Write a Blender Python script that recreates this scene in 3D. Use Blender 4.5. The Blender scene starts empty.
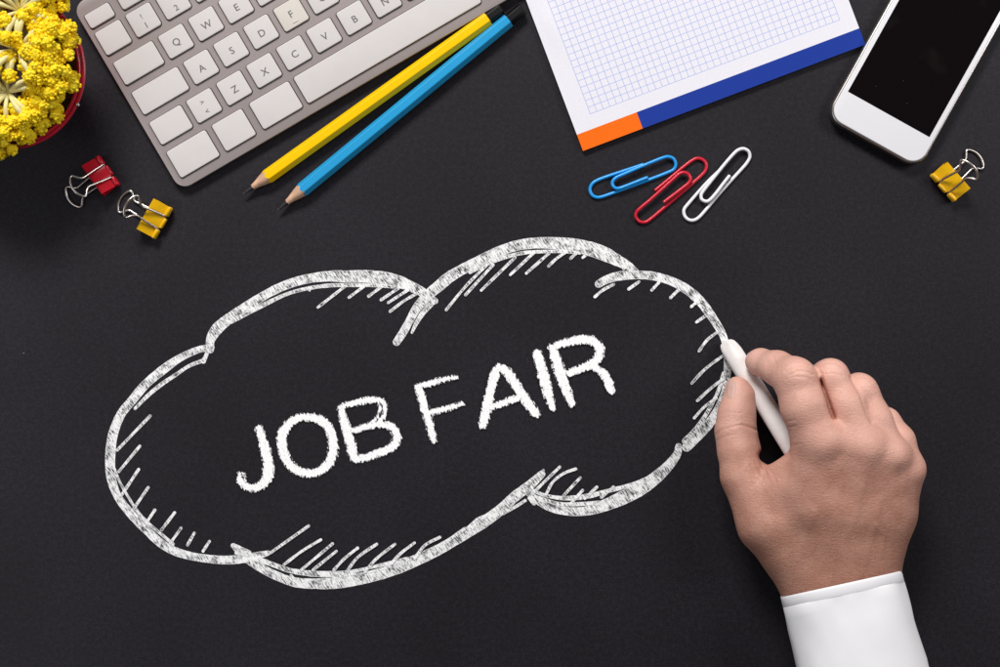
import bpy, math, random
import numpy as np
from mathutils import Vector, Matrix, noise as mnoise
from mathutils.bvhtree import BVHTree
random.seed(7)
rng = np.random.default_rng(7)
PI = math.pi
S = 0.00054            # metres per unit; one unit is about half a millimetre
HC = 1481.0            # camera height in units
scene = bpy.context.scene
COL = scene.collection

# ------------------------------------------------------------------ helpers
def P(px, py, z=0.0):
    k = (HC - z) / HC
    return np.array([(px - 500) * k, (333.5 - py) * k, z])

def K(z): return (HC - z) / HC

def link(o): COL.objects.link(o); return o

def mesh_from(name, V, F, mats=None, fm=None, smooth=True, uv=None):
    me = bpy.data.meshes.new(name)
    me.from_pydata([tuple(v) for v in V], [], [tuple(f) for f in F])
    for m in (mats or []): me.materials.append(m)
    if fm is not None: me.polygons.foreach_set('material_index', np.array(fm, dtype=np.int32))
    me.polygons.foreach_set('use_smooth', [bool(smooth)] * len(me.polygons))
    if uv is not None:
        l = me.uv_layers.new(name='UVMap')
        vi = np.zeros(len(me.loops), dtype=np.int32); me.loops.foreach_get('vertex_index', vi)
        l.data.foreach_set('uv', np.asarray(uv, dtype=np.float32)[vi].ravel())
    me.update()
    return me

def wloc(o):
    v = Vector((0, 0, 0))
    while o is not None: v += o.location; o = o.parent
    return v

def mk(name, V, F, mat, parent=None, loc=None, smooth=True, uv=None, fm=None, sharp=None):
    """V in units, world placed; the object's origin goes to loc (units) or the base centre."""
    V = np.asarray(V, dtype=float)
    if loc is None:
        lo, hi = V.min(0), V.max(0); loc = np.array([(lo[0]+hi[0])/2, (lo[1]+hi[1])/2, lo[2]])
    loc = np.asarray(loc, float)
    mats = mat if isinstance(mat, list) else [mat]
    me = mesh_from(name, (V - loc) * S, F, mats, fm, smooth, uv)
    if sharp is not None and smooth: me.set_sharp_from_angle(angle=math.radians(sharp))
    o = link(bpy.data.objects.new(name, me))
    if parent is None: o.location = Vector(loc * S)
    else:
        o.parent = parent; o.location = Vector(loc * S) - wloc(parent)
    return o

def thing(name, label, cat, loc, group=None):
    o = link(bpy.data.objects.new(name, None)); o.empty_display_size = 0.01
    o.location = Vector(np.asarray(loc, float) * S)
    return tag(o, label, cat, group)

def tag(o, label, cat=None, group=None, kind=None):
    o['label'] = label
    if cat: o['category'] = cat
    if group: o['group'] = group
    if kind: o['kind'] = kind
    return o

class MB:
    def __init__(s): s.V = []; s.F = []; s.n = 0; s.fm = []; s.UV = []
    def add(s, V, F, m=0, uv=None):
        s.V.append(np.asarray(V, float)); s.F += [tuple(int(i) + s.n for i in f) for f in F]
        s.fm += [m] * len(F); s.n += len(V)
        s.UV.append(np.asarray(uv, float) if uv is not None else np.zeros((len(V), 2)))
        return s
    def xf(s, fn): s.V = [fn(v) for v in s.V]; return s
    def build(s, name, mat, parent=None, loc=None, smooth=True, useuv=False, sharp=None):
        return mk(name, np.vstack(s.V), s.F, mat, parent, loc, smooth, np.vstack(s.UV) if useuv else None, s.fm, sharp)

def catmull(pts, per=8, closed=False):
    pts = np.asarray(pts, float); n = len(pts); out = []
    idx = range(n if closed else n - 1)
    for i in idx:
        if closed: p0, p1, p2, p3 = (pts[(i + j) % n] for j in (-1, 0, 1, 2))
        else: p0, p1, p2, p3 = pts[max(i-1, 0)], pts[i], pts[i+1], pts[min(i+2, n-1)]
        for k in range(per):
            t = k / per
            out.append(.5*((2*p1)+(-p0+p2)*t+(2*p0-5*p1+4*p2-p3)*t*t+(-p0+3*p1-3*p2+p3)*t**3))
    if not closed: out.append(pts[-1])
    return np.array(out)

def tube(path, r, n=12, closed=False, cap=True):
    path = np.asarray(path, float); m = len(path)
    r = np.full(m, r) if np.isscalar(r) else np.asarray(r, float)
    V = []; F = []
    T = np.roll(path, -1, 0) - np.roll(path, 1, 0)
    if not closed: T[0] = path[1]-path[0]; T[-1] = path[-1]-path[-2]
    T /= np.linalg.norm(T, axis=1)[:, None] + 1e-12
    up = np.array([0, 0, 1.]) if abs(T[0][2]) < .9 else np.array([1., 0, 0])
    N = np.cross(up, T[0]); N /= np.linalg.norm(N)
    for i in range(m):
        N = N - T[i]*np.dot(N, T[i]); N /= np.linalg.norm(N) + 1e-12
        B = np.cross(T[i], N)
        for k in range(n):
            a = 2*PI*k/n; V.append(path[i] + r[i]*(math.cos(a)*N + math.sin(a)*B))
    for i in range(m if closed else m-1):
        j = (i+1) % m
        for k in range(n): F.append((i*n+k, i*n+(k+1) % n, j*n+(k+1) % n, j*n+k))
    if cap and not closed:
        c0 = len(V); V.append(path[0]-T[0]*r[0]*.45); V.append(path[-1]+T[-1]*r[-1]*.45)
        for k in range(n):
            F.append((c0, (k+1) % n, k)); F.append((c0+1, (m-1)*n+k, (m-1)*n+(k+1) % n))
    return V, F

def rrect(w, h, rad, n=6):
    o = []
    for cx, cy, a0 in ((w/2-rad, h/2-rad, 0), (-w/2+rad, h/2-rad, 90), (-w/2+rad, -h/2+rad, 180), (w/2-rad, -h/2+rad, 270)):
        for k in range(n+1):
            a = math.radians(a0 + 90*k/n); o.append((cx+rad*math.cos(a), cy+rad*math.sin(a)))
    return o

def loft(w, h, rad, prof, n=6):
    """rounded rectangle rings; prof = [(inset, z), ...] bottom to top"""
    V = []; F = []; N = 4*(n+1)
    for ins, z in prof:
        r = max(rad-ins, .05)
        for x, y in rrect(w-2*ins, h-2*ins, r, n): V.append((x, y, z))
    for i in range(len(prof)-1):
        for k in range(N): F.append((i*N+k, i*N+(k+1) % N, (i+1)*N+(k+1) % N, (i+1)*N+k))
    F.append(tuple(range(N-1, -1, -1))); F.append(tuple((len(prof)-1)*N+k for k in range(N)))
    return np.array(V), F

def lathe(prof, n=64, c=(0, 0, 0)):
    V = []; F = []; m = len(prof)
    for r, z in prof:
        for k in range(n):
            a = 2*PI*k/n; V.append((c[0]+r*math.cos(a), c[1]+r*math.sin(a), c[2]+z))
    for i in range(m-1):
        for k in range(n): F.append((i*n+k, i*n+(k+1) % n, (i+1)*n+(k+1) % n, (i+1)*n+k))
    return V, F

# ------------------------------------------------------------------ materials
def newmat(name):
    m = bpy.data.materials.new(name); m.use_nodes = True
    nt = m.node_tree; b = nt.nodes['Principled BSDF']
    return m, nt, b
def N_(nt, t, **kw):
    n = nt.nodes.new(t)
    for k, v in kw.items(): setattr(n, k, v)
    return n
def L_(nt, a, b): nt.links.new(a, b)
def coords(nt, scale=(1, 1, 1), rot=(0, 0, 0), out='Object'):
    tc = N_(nt, 'ShaderNodeTexCoord'); mp = N_(nt, 'ShaderNodeMapping')
    mp.inputs['Scale'].default_value = scale; mp.inputs['Rotation'].default_value = rot
    L_(nt, tc.outputs[out], mp.inputs['Vector']); return mp.outputs[0]
def noise_(nt, vec, scale, detail=3, rough=.5):
    n = N_(nt, 'ShaderNodeTexNoise'); n.inputs['Scale'].default_value = scale
    n.inputs['Detail'].default_value = detail; n.inputs['Roughness'].default_value = rough
    L_(nt, vec, n.inputs['Vector']); return n.outputs['Fac']
def ramp(nt, fac, stops):
    r = N_(nt, 'ShaderNodeValToRGB'); e = r.color_ramp.elements
    while len(e) < len(stops): e.new(.5)
    for i, (p, c) in enumerate(stops):
        e[i].position = p; e[i].color = (*c, 1) if len(c) == 3 else c
    L_(nt, fac, r.inputs[0]); return r.outputs[0]
def bump(nt, b, h, strength, dist):
    n = N_(nt, 'ShaderNodeBump'); n.inputs['Strength'].default_value = strength; n.inputs['Distance'].default_value = dist
    L_(nt, h, n.inputs['Height']); L_(nt, n.outputs[0], b.inputs['Normal']); return n
def math_(nt, op, a, b=None, c=None, clamp=False):
    n = N_(nt, 'ShaderNodeMath', operation=op, use_clamp=clamp)
    for i, x in enumerate((a, b, c)):
        if x is None: continue
        if hasattr(x, 'links') or hasattr(x, 'is_linked'): L_(nt, x, n.inputs[i])
        else: n.inputs[i].default_value = x
    return n.outputs[0]

def simple(name, col, rough=.5, metal=0, var=.06, vscale=900, bstr=0, bscale=2500, bdist=.00005, coat=0, spec=.5, out='Object', stretch=(1, 1, 1)):
    m, nt, b = newmat(name)
    v = coords(nt, stretch, out=out)
    f = noise_(nt, v, vscale, 4, .6)
    c0 = tuple(max(0, c*(1-var)) for c in col); c1 = tuple(min(1, c*(1+var)) for c in col)
    L_(nt, ramp(nt, f, [(.3, c0), (.7, c1)]), b.inputs['Base Color'])
    b.inputs['Roughness'].default_value = rough; b.inputs['Metallic'].default_value = metal
    b.inputs['Coat Weight'].default_value = coat; b.inputs['Coat Roughness'].default_value = .08
    b.inputs['Specular IOR Level'].default_value = spec
    if bstr: bump(nt, b, noise_(nt, v, bscale, 3, .6), bstr, bdist)
    return m

def desk_mat():
    m, nt, b = newmat('black_board')
    v = coords(nt)
    fine = noise_(nt, v, 1500, 5, .75)
    mid = noise_(nt, v, 430, 4, .7)
    big = noise_(nt, v, 9, 3, .5)
    a = math_(nt, 'MULTIPLY', fine, .6); bb = math_(nt, 'MULTIPLY_ADD', mid, .28, a); cc = math_(nt, 'MULTIPLY_ADD', big, .16, math_(nt, 'SUBTRACT', bb, .02))
    base = ramp(nt, cc, [(.40, (.0030, .0020, .0037)), (.5, (.0096, .0076, .0114)), (.60, (.0225, .0190, .0262))])
    # sparse dust specks
    vo = N_(nt, 'ShaderNodeTexVoronoi', feature='F1'); vo.inputs['Scale'].default_value = 70
    L_(nt, v, vo.inputs['Vector'])
    sep = N_(nt, 'ShaderNodeSeparateColor'); L_(nt, vo.outputs['Color'], sep.inputs[0])
    near = math_(nt, 'LESS_THAN', vo.outputs['Distance'], .026)
    few = math_(nt, 'GREATER_THAN', sep.outputs[0], .985)
    sp = math_(nt, 'MULTIPLY', near, few)
    mx = N_(nt, 'ShaderNodeMix', data_type='RGBA'); L_(nt, sp, mx.inputs[0]); L_(nt, base, mx.inputs[6]); mx.inputs[7].default_value = (.22, .21, .21, 1)
    L_(nt, mx.outputs[2], b.inputs['Base Color'])
    b.inputs['Roughness'].default_value = .56; b.inputs['Specular IOR Level'].default_value = .27
    bump(nt, b, cc, .5, .00012)
    return m

def chalk_mark(name, hi_edge=True):
    """soft chalk rubbed on the board: streaks where the board shows through"""
    m, nt, b = newmat(name)
    b.inputs['Roughness'].default_value = .95; b.inputs['Specular IOR Level'].default_value = .1
    tr = N_(nt, 'ShaderNodeBsdfTransparent'); ms = N_(nt, 'ShaderNodeMixShader')
    out = nt.nodes['Material Output']
    L_(nt, tr.outputs[0], ms.inputs[1]); L_(nt, b.outputs[0], ms.inputs[2]); L_(nt, ms.outputs[0], out.inputs[0])
    b.inputs['Base Color'].default_value = (1, 1, 1, 1)
    geo = N_(nt, 'ShaderNodeNewGeometry')
    uvn = N_(nt, 'ShaderNodeUVMap'); sx = N_(nt, 'ShaderNodeSeparateXYZ'); L_(nt, uvn.outputs[0], sx.inputs[0])
    def mp(scale, rot):
        n = N_(nt, 'ShaderNodeMapping', vector_type='TEXTURE'); n.inputs['Scale'].default_value = scale; n.inputs['Rotation'].default_value = (0, 0, rot)
        L_(nt, geo.outputs['Position'], n.inputs['Vector']); return n.outputs[0]
    if hi_edge:
        # streaks run down to the right, with the direction wandering a little
        s1 = noise_(nt, mp((.0052, .00055, 1), math.radians(-58)), 1.0, 5, .75)
        s2 = noise_(nt, mp((.0026, .0007, 1), math.radians(-48)), 1.0, 4, .7)
        bl = noise_(nt, mp((.006, .006, 1), 0), 1.0, 3, .6)
        t = math_(nt, 'MULTIPLY_ADD', s2, .45, math_(nt, 'MULTIPLY', s1, .55))
        t = math_(nt, 'MULTIPLY_ADD', bl, .35, t)
        streak = ramp(nt, t, [(.60, (.05,)*3), (.645, (.42,)*3), (.70, (.92,)*3), (1, (1,)*3)])
        edge = math_(nt, 'SUBTRACT', 1.0, math_(nt, 'DIVIDE', sx.outputs[1], .9), clamp=True)
        al = math_(nt, 'MAXIMUM', streak, math_(nt, 'MULTIPLY', edge, .75))
        gr = noise_(nt, mp((.0005, .0005, 1), 0), 1.0, 3, .7)
        al = math_(nt, 'MULTIPLY', al, math_(nt, 'MULTIPLY_ADD', gr, 1.4, .32), clamp=True)
    else:
        g = noise_(nt, mp((.0012, .0030, 1), math.radians(15)), 1.0, 5, .75)
        g2 = noise_(nt, mp((.00045, .0009, 1), math.radians(12)), 1.0, 4, .8)
        d = math_(nt, 'MULTIPLY_ADD', g, -12.0, sx.outputs[1])       # distance from the edge less noise
        d = math_(nt, 'MULTIPLY_ADD', g2, -5.0, d)
        al = math_(nt, 'MULTIPLY_ADD', math_(nt, 'ADD', d, 7.1), 4.0, .0, clamp=True)
        hole = math_(nt, 'MAXIMUM', math_(nt, 'MULTIPLY_ADD', g2, -14.0, 8.9, clamp=True), math_(nt, 'MULTIPLY_ADD', g, -22.0, 11.6, clamp=True))
        al = math_(nt, 'MULTIPLY', al, hole, clamp=True)
    L_(nt, al, ms.inputs[0])
    return m

def skin_mat():
    m, nt, b = newmat('skin')
    v = coords(nt)
    at = N_(nt, 'ShaderNodeAttribute', attribute_name='flush'); fl = at.outputs['Fac']
    n1 = noise_(nt, v, 110, 5, .6); n2 = noise_(nt, v, 900, 4, .7)
    base = ramp(nt, math_(nt, 'MULTIPLY_ADD', n2, .35, math_(nt, 'MULTIPLY', n1, .65)),
                [(.33, (.44, .20, .145)), (.51, (.54, .268, .198)), (.69, (.61, .335, .255))])
    mx = N_(nt, 'ShaderNodeMix', data_type='RGBA'); L_(nt, fl, mx.inputs[0]); L_(nt, base, mx.inputs[6]); mx.inputs[7].default_value = (.79, .455, .37, 1)
    at2 = N_(nt, 'ShaderNodeAttribute', attribute_name='hair_shade')  # brown mix towards the wrist: hair tint plus painted shade
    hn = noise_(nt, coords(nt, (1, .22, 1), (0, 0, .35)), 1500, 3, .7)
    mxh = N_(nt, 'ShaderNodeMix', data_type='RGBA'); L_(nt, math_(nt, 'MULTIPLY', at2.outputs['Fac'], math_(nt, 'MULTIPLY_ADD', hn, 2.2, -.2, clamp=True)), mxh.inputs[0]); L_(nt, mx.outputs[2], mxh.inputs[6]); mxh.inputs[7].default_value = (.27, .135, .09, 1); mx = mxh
    # fine pores as tiny dark dots
    vo = N_(nt, 'ShaderNodeTexVoronoi', feature='F1'); vo.inputs['Scale'].default_value = 900; L_(nt, v, vo.inputs['Vector'])
    po = math_(nt, 'LESS_THAN', vo.outputs['Distance'], .13)
    mx2 = N_(nt, 'ShaderNodeMix', data_type='RGBA', blend_type='MULTIPLY'); L_(nt, math_(nt, 'MULTIPLY', po, .22), mx2.inputs[0]); L_(nt, mx.outputs[2], mx2.inputs[6]); mx2.inputs[7].default_value = (.45, .30, .25, 1)
    L_(nt, mx2.outputs[2], b.inputs['Base Color'])
    b.inputs['Roughness'].default_value = .46; b.inputs['Specular IOR Level'].default_value = .42
    b.inputs['Subsurface Weight'].default_value = .13; b.inputs['Subsurface Radius'].default_value = (1, .36, .2); b.inputs['Subsurface Scale'].default_value = .0016
    # criss-cross skin lines
    v2 = coords(nt, (1, .45, 1), (0, 0, .5)); v3 = coords(nt, (.5, 1, 1), (0, 0, -.2))
    va = N_(nt, 'ShaderNodeTexVoronoi', feature='DISTANCE_TO_EDGE'); va.inputs['Scale'].default_value = 1050; L_(nt, v2, va.inputs['Vector'])
    vb = N_(nt, 'ShaderNodeTexVoronoi', feature='DISTANCE_TO_EDGE'); vb.inputs['Scale'].default_value = 620; L_(nt, v3, vb.inputs['Vector'])
    ln = math_(nt, 'MINIMUM', math_(nt, 'MULTIPLY', va.outputs[0], 3.5, clamp=True), math_(nt, 'MULTIPLY', vb.outputs[0], 4.5, clamp=True))
    wr = noise_(nt, coords(nt, (1, 3.4, 1), (0, 0, .1)), 330, 4, .6)
    h = math_(nt, 'MULTIPLY_ADD', wr, 1.1, math_(nt, 'MULTIPLY', ln, .42))
    bump(nt, b, h, .85, .00026)
    return m

MAT = {}
MAT['desk'] = desk_mat()
MAT['chalk_streak'] = chalk_mark('chalk_streaks')
MAT['chalk_letter'] = chalk_mark('chalk_lettering', False)
MAT['chalk'] = simple('chalk_stick', (.84, .79, .77), .9, var=.03, vscale=500, bstr=.3, bscale=1800, spec=.2)
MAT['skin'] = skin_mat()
MAT['nail'] = simple('nail', (.62, .385, .325), .42, var=.05, vscale=300, spec=.35)
MAT['shirt'] = simple('shirt_cotton', (.87, .86, .88), .85, var=.015, vscale=1600, bstr=.35, bscale=2600, bdist=.00008, spec=.2)
MAT['thread'] = simple('thread', (.46, .45, .48), .9, var=.03)
MAT['alu'] = simple('anodised_aluminium', (.385, .332, .322), .45, .4, var=.03, vscale=2500, bstr=.12, bscale=5000)
MAT['key'] = simple('key_plastic', (.625, .588, .575), .45, var=.02, vscale=60, bstr=.05, bscale=3000, spec=.4)
MAT['key_old'] = simple('key_plastic_yellowed', (.635, .585, .53), .45, var=.02, vscale=60, spec=.4)
MAT['well'] = simple('key_well', (.012, .009, .008), .7, spec=.2)
MAT['legend'] = simple('legend_print', (.13, .125, .13), .6)
MAT['yellow_paint'] = simple('yellow_lacquer', (.93, .57, 0), .38, var=.02, vscale=120, coat=.1, spec=.2)
MAT['blue_paint'] = simple('blue_lacquer', (.020, .33, .65), .36, var=.02, vscale=120, coat=.12, spec=.3)
MAT['wood'] = simple('pencil_wood', (.66, .40, .26), .7, var=.22, vscale=260, stretch=(1, 1, 1), bstr=.3, bscale=900)
MAT['lead'] = simple('graphite', (.035, .032, .035), .42, .2, var=.2)
MAT['black_cap'] = simple('black_lacquer', (.004, .0036, .004), .45, spec=.2)
MAT['orange'] = simple('orange_print', (.90, .150, .004), .7, var=.02, spec=.15)
MAT['navy'] = simple('blue_print', (.011, .040, .30), .7, var=.03, spec=.15)
MAT['pagelet'] = simple('paper_edge', (.74, .73, .76), .8, var=.08, vscale=2000, stretch=(.05, .05, 6))
MAT['clip_blue'] = simple('blue_vinyl', (.010, .32, .80), .38, var=.02, coat=.1)
MAT['clip_red'] = simple('red_vinyl', (.60, .010, .032), .38, var=.02, coat=.1)
MAT['clip_white'] = simple('white_vinyl', (.86, .86, .89), .38, var=.02, coat=.1)
MAT['steel'] = simple('nickel_wire', (.62, .57, .53), .3, 1, var=.03)
MAT['bind_red'] = simple('red_enamel', (.52, .005, .018), .26, var=.02, coat=.2, spec=.35)
MAT['bind_yellow'] = simple('yellow_enamel', (.82, .46, .003), .26, var=.02, coat=.4)
MAT['pot_red'] = simple('red_bucket_paint', (.50, .008, .030), .3, var=.06, vscale=200, coat=.4, bstr=.1, bscale=700)
MAT['soil'] = simple('bark_soil', (.16, .115, .085), .9, var=.5, vscale=350, bstr=1, bscale=500, bdist=.001)
MAT['stem'] = simple('cream_stem', (.74, .66, .30), .6, var=.12, vscale=200)
MAT['phone_white'] = simple('white_glass', (.80, .79, .82), .16, var=.008, vscale=100, coat=.3)
MAT['chrome'] = simple('polished_metal', (.48, .44, .41), .34, 1, var=.04)
MAT['slot'] = simple('dark_slot', (.01, .01, .01), .5)

def floret_mat():
    m, nt, b = newmat('yellow_florets')
    f = noise_(nt, coords(nt), 160, 3, .6); f2 = noise_(nt, coords(nt), 1300, 2, .6)
    L_(nt, ramp(nt, math_(nt, 'MULTIPLY_ADD', f2, .45, math_(nt, 'MULTIPLY', f, .55)), [(.33, (.86, .54, .003)), (.5, (.95, .69, .004)), (.66, (.96, .80, .05))]), b.inputs['Base Color'])
    b.inputs['Roughness'].default_value = .5; b.inputs['Specular IOR Level'].default_value = .3; b.inputs['Subsurface Weight'].default_value = .1; b.inputs['Subsurface Scale'].default_value = .0006
    return m
MAT['floret'] = floret_mat()

def screen_mat():
    m, nt, b = newmat('black_screen_glass')
    v = coords(nt)
    f = noise_(nt, v, 60, 3, .5)
    b.inputs['Base Color'].default_value = (.0065, .0045, .0048, 1)
    L_(nt, ramp(nt, f, [(.35, (.05,)*3), (.56, (.06,)*3), (.70, (.10,)*3)]), b.inputs['Roughness'])
    vo = N_(nt, 'ShaderNodeTexVoronoi', feature='F1'); vo.inputs['Scale'].default_value = 330; L_(nt, v, vo.inputs['Vector'])
    sep = N_(nt, 'ShaderNodeSeparateColor'); L_(nt, vo.outputs['Color'], sep.inputs[0])
    sp = math_(nt, 'MULTIPLY', math_(nt, 'LESS_THAN', vo.outputs['Distance'], .085), math_(nt, 'GREATER_THAN', sep.outputs[1], .93))
    smd = ramp(nt, noise_(nt, v, 38, 2, .5), [(.60, (0,)*3), (.72, (1,)*3)])
    mx0 = N_(nt, 'ShaderNodeMix', data_type='RGBA'); L_(nt, smd, mx0.inputs[0]); mx0.inputs[6].default_value = (.0048, .0030, .0033, 1); mx0.inputs[7].default_value = (.0095, .0075, .0078, 1)
    mx = N_(nt, 'ShaderNodeMix', data_type='RGBA'); L_(nt, sp, mx.inputs[0]); L_(nt, mx0.outputs[2], mx.inputs[6]); mx.inputs[7].default_value = (.05, .04, .04, 1)
    L_(nt, mx.outputs[2], b.inputs['Base Color'])
    b.inputs['Specular IOR Level'].default_value = .18
    return m
MAT['screen'] = screen_mat()

def grid_page_mat(pitch, x0, x1, y0, lw):
    """UV carries page coordinates in units"""
    m, nt, b = newmat('squared_paper')
    uvn = N_(nt, 'ShaderNodeUVMap'); sx = N_(nt, 'ShaderNodeSeparateXYZ'); L_(nt, uvn.outputs[0], sx.inputs[0])
    def lines(c, o):
        t = math_(nt, 'DIVIDE', math_(nt, 'SUBTRACT', c, o), pitch)
        fr = math_(nt, 'FRACT', math_(nt, 'ADD', t, .5))
        d = math_(nt, 'MULTIPLY', math_(nt, 'ABSOLUTE', math_(nt, 'SUBTRACT', fr, .5)), pitch)
        return math_(nt, 'LESS_THAN', d, lw/2)
    u, v = sx.outputs[0], sx.outputs[1]
    ln = math_(nt, 'MAXIMUM', lines(u, x0), lines(v, y0))
    e = lw/2
    ins = math_(nt, 'MULTIPLY', math_(nt, 'GREATER_THAN', u, x0-e), math_(nt, 'LESS_THAN', u, x1+e))
    ins = math_(nt, 'MULTIPLY', ins, math_(nt, 'GREATER_THAN', v, y0-e))
    ln = math_(nt, 'MULTIPLY', ln, ins)
    ink = math_(nt, 'MULTIPLY', ln, math_(nt, 'MULTIPLY_ADD', noise_(nt, coords(nt), 900, 2, .6), .8, .42), clamp=True)
    pp = ramp(nt, noise_(nt, coords(nt), 700, 4, .6), [(.35, (.775, .755, .815)), (.65, (.805, .785, .84))])
    mx = N_(nt, 'ShaderNodeMix', data_type='RGBA'); L_(nt, ink, mx.inputs[0]); L_(nt, pp, mx.inputs[6]); mx.inputs[7].default_value = (.30, .40, .76, 1)
    L_(nt, mx.outputs[2], b.inputs['Base Color'])
    b.inputs['Roughness'].default_value = .8; b.inputs['Specular IOR Level'].default_value = .2
    bump(nt, b, noise_(nt, coords(nt), 2200, 3, .6), .15, .00004)
    return m

# ------------------------------------------------------------------ desk
V, F = [], []
nx, ny = 2, 2
desk = mk('desk', [(-2200, -1900, 0), (2200, -1900, 0), (2200, 1900, 0), (-2200, 1900, 0), (-2200, -1900, -40), (2200, -1900, -40), (2200, 1900, -40), (-2200, 1900, -40)],
          [(0, 1, 2, 3), (7, 6, 5, 4), (0, 4, 5, 1), (1, 5, 6, 2), (2, 6, 7, 3), (3, 7, 4, 0)], MAT['desk'], loc=(0, 0, 0), smooth=False)
tag(desk, 'matt black desk surface with fine grain under everything', 'desk', kind='structure')

# ------------------------------------------------------------------ chalk drawing
ZC = [0.12]
def ribbon(pts, closed=False, per=7, caps=True, jit=0.0):
    """pts: (px, py, width). flat stroke lying on the board; v of the UV = distance to the edge"""
    c = catmull(pts, per, closed); m = len(c)
    ZC[0] += .022; z = ZC[0]
    xy = np.c_[c[:, 0]-500, 333.5-c[:, 1]]; w = np.maximum(c[:, 2], .4)/2
    if jit: w = w*(1+jit*(rng.random(m)-.5))
    T = (np.roll(xy, -1, 0)-np.roll(xy, 1, 0))
    if not closed: T[0] = xy[1]-xy[0]; T[-1] = xy[-1]-xy[-2]
    T /= np.linalg.norm(T, axis=1)[:, None]+1e-9
    Nn = np.c_[-T[:, 1], T[:, 0]]
    V = []; U = []; F = []
    for i in range(m):
        for s in (-1, 0, 1):
            p = xy[i]+Nn[i]*s*w[i]; V.append((p[0], p[1], z)); U.append((i*1.0, 0 if s else w[i]))
    for i in range(m if closed else m-1):
        j = (i+1) % m
        for s in (0, 1): F.append((i*3+s, j*3+s, j*3+s+1, i*3+s+1)[::-1] if False else (i*3+s+1, i*3+s, j*3+s, j*3+s+1))
    if caps and not closed:
        for e, sg in ((0, -1), (m-1, 1)):
            b0 = len(V); n = 8
            for k in range(1, n):
                a = PI*k/n
                d = Nn[e]*math.cos(a)*w[e]*-1 + T[e]*sg*math.sin(a)*w[e]
                p = xy[e]+d; V.append((p[0], p[1], z)); U.append((e, 0))
            ring = [e*3+0]+[b0+k for k in range(n-1)]+[e*3+2]
            for k in range(n):
                f = (e*3+1, ring[k], ring[k+1]); F.append(f if sg > 0 else f[::-1])
    return V, F, U

def stroke(name, parent, strokes, mat, closed=False, per=7, jit=0.0, wk=1.0, wa=0.0):
    mb = MB()
    for s in strokes:
        cl = closed
        V, F, U = ribbon([(x, y, w*wk+wa) for x, y, w in s], cl, per, jit=jit); mb.add(V, F, uv=U)
    return mb.build(name, mat, parent, smooth=False, useuv=True)

cloud = thing('chalk_cloud', 'white chalk outline of a cloud drawn on the black desk, with short hatch strokes inside', 'chalk drawing', (-85, -80, 0))
arcs = [
 # left lobe
 [(211,347.5,7.5),(198,349.8,7),(180,358,8),(164,369,9.5),(146,384,9.5),(132.7,399.7,9.5),(121.5,413.5,9.5),(114,431,10),(111,447,10.5),(110.2,465,10.5),(112,481,9.5),(118.5,497.6,8.5),(131,514,9),(145.6,529,9),(160,542.5,9),(174.3,551,9),(191,556,8.5),(208,558.7,8.5),(224.7,560,9),(241.5,559,9),(256,556,8),(268,553,5.5)],
 # top left lobe
 [(210.5,350,7),(210.5,340,9.5),(217,329,12),(228.7,318.8,11),(244,308.2,10),(262,296.8,9.5),(280,287.4,9.5),(298,281,9.5),(316,277.4,10),(334,276,11.5),(347,276.6,13),(365,276.4,13.5),(383,278.2,14),(397.4,281.2,13),(410,286,11),(422.6,292.3,9.5),(435,301,6.5)],
 # top middle lobe
 [(396.6,342,8),(402.8,332.8,8.5),(410,320,8.5),(417,307.6,9.5),(428,295,11),(438.8,286,12),(449.6,277,12),(464,268.5,11),(479,260.5,10),(497,252.4,11),(515,246,11),(533,243.2,11.5),(551,243.0,12),(569,244.6,14),(587,248,15),(603,253.3,15),(617.6,260.5,12),(628.4,266,9),(636.4,271.3,5)],
 # right lobe
 [(598.5,284,8),(606.8,279.5,9),(619.4,276,9.5),(637.2,275,9),(653,276,9),(672,281.4,9),(687.6,290,10),(700,301,10),(709.7,313.5,9.5),(717.8,326,8.5),(723.8,337.6,7.5),(726.6,351,7.5),(727.6,367,8),(725.6,386,6.5),(720.7,404,8.5),(711.3,420.6,10),(700,433,11),(686.6,447,10)],
 # bottom right lobe
 [(678.5,446.5,7),(677,454.3,8.5),(668.3,465.8,10.5),(656,477.4,13),(640.8,488.4,14.5),(623,497.6,14.5),(605.6,505,12.5),(588,510.5,10),(570.4,511.5,9),(552.8,508,9),(539.6,501.6,8),(528.6,493,6)],
 # bottom lobe
 [(541.8,474,7.5),(528.6,486.2,10.5),(514,497.2,11),(502,508.6,11.5),(482.4,523,12),(461.6,536,11.5),(440.8,548.5,11),(420,558.5,12),(399,567.5,12.5),(378.4,575,11),(357.6,580,11),(336.8,582.8,12),(316,583.6,11),(294,582,10),(272.7,574,9),(256,564.7,9),(244,555.8,9),(233,545.5,5)],
]
for a in arcs: stroke('outline_arc', cloud, [a], MAT['chalk_streak'], per=6, jit=.07, wk=.95)
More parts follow.
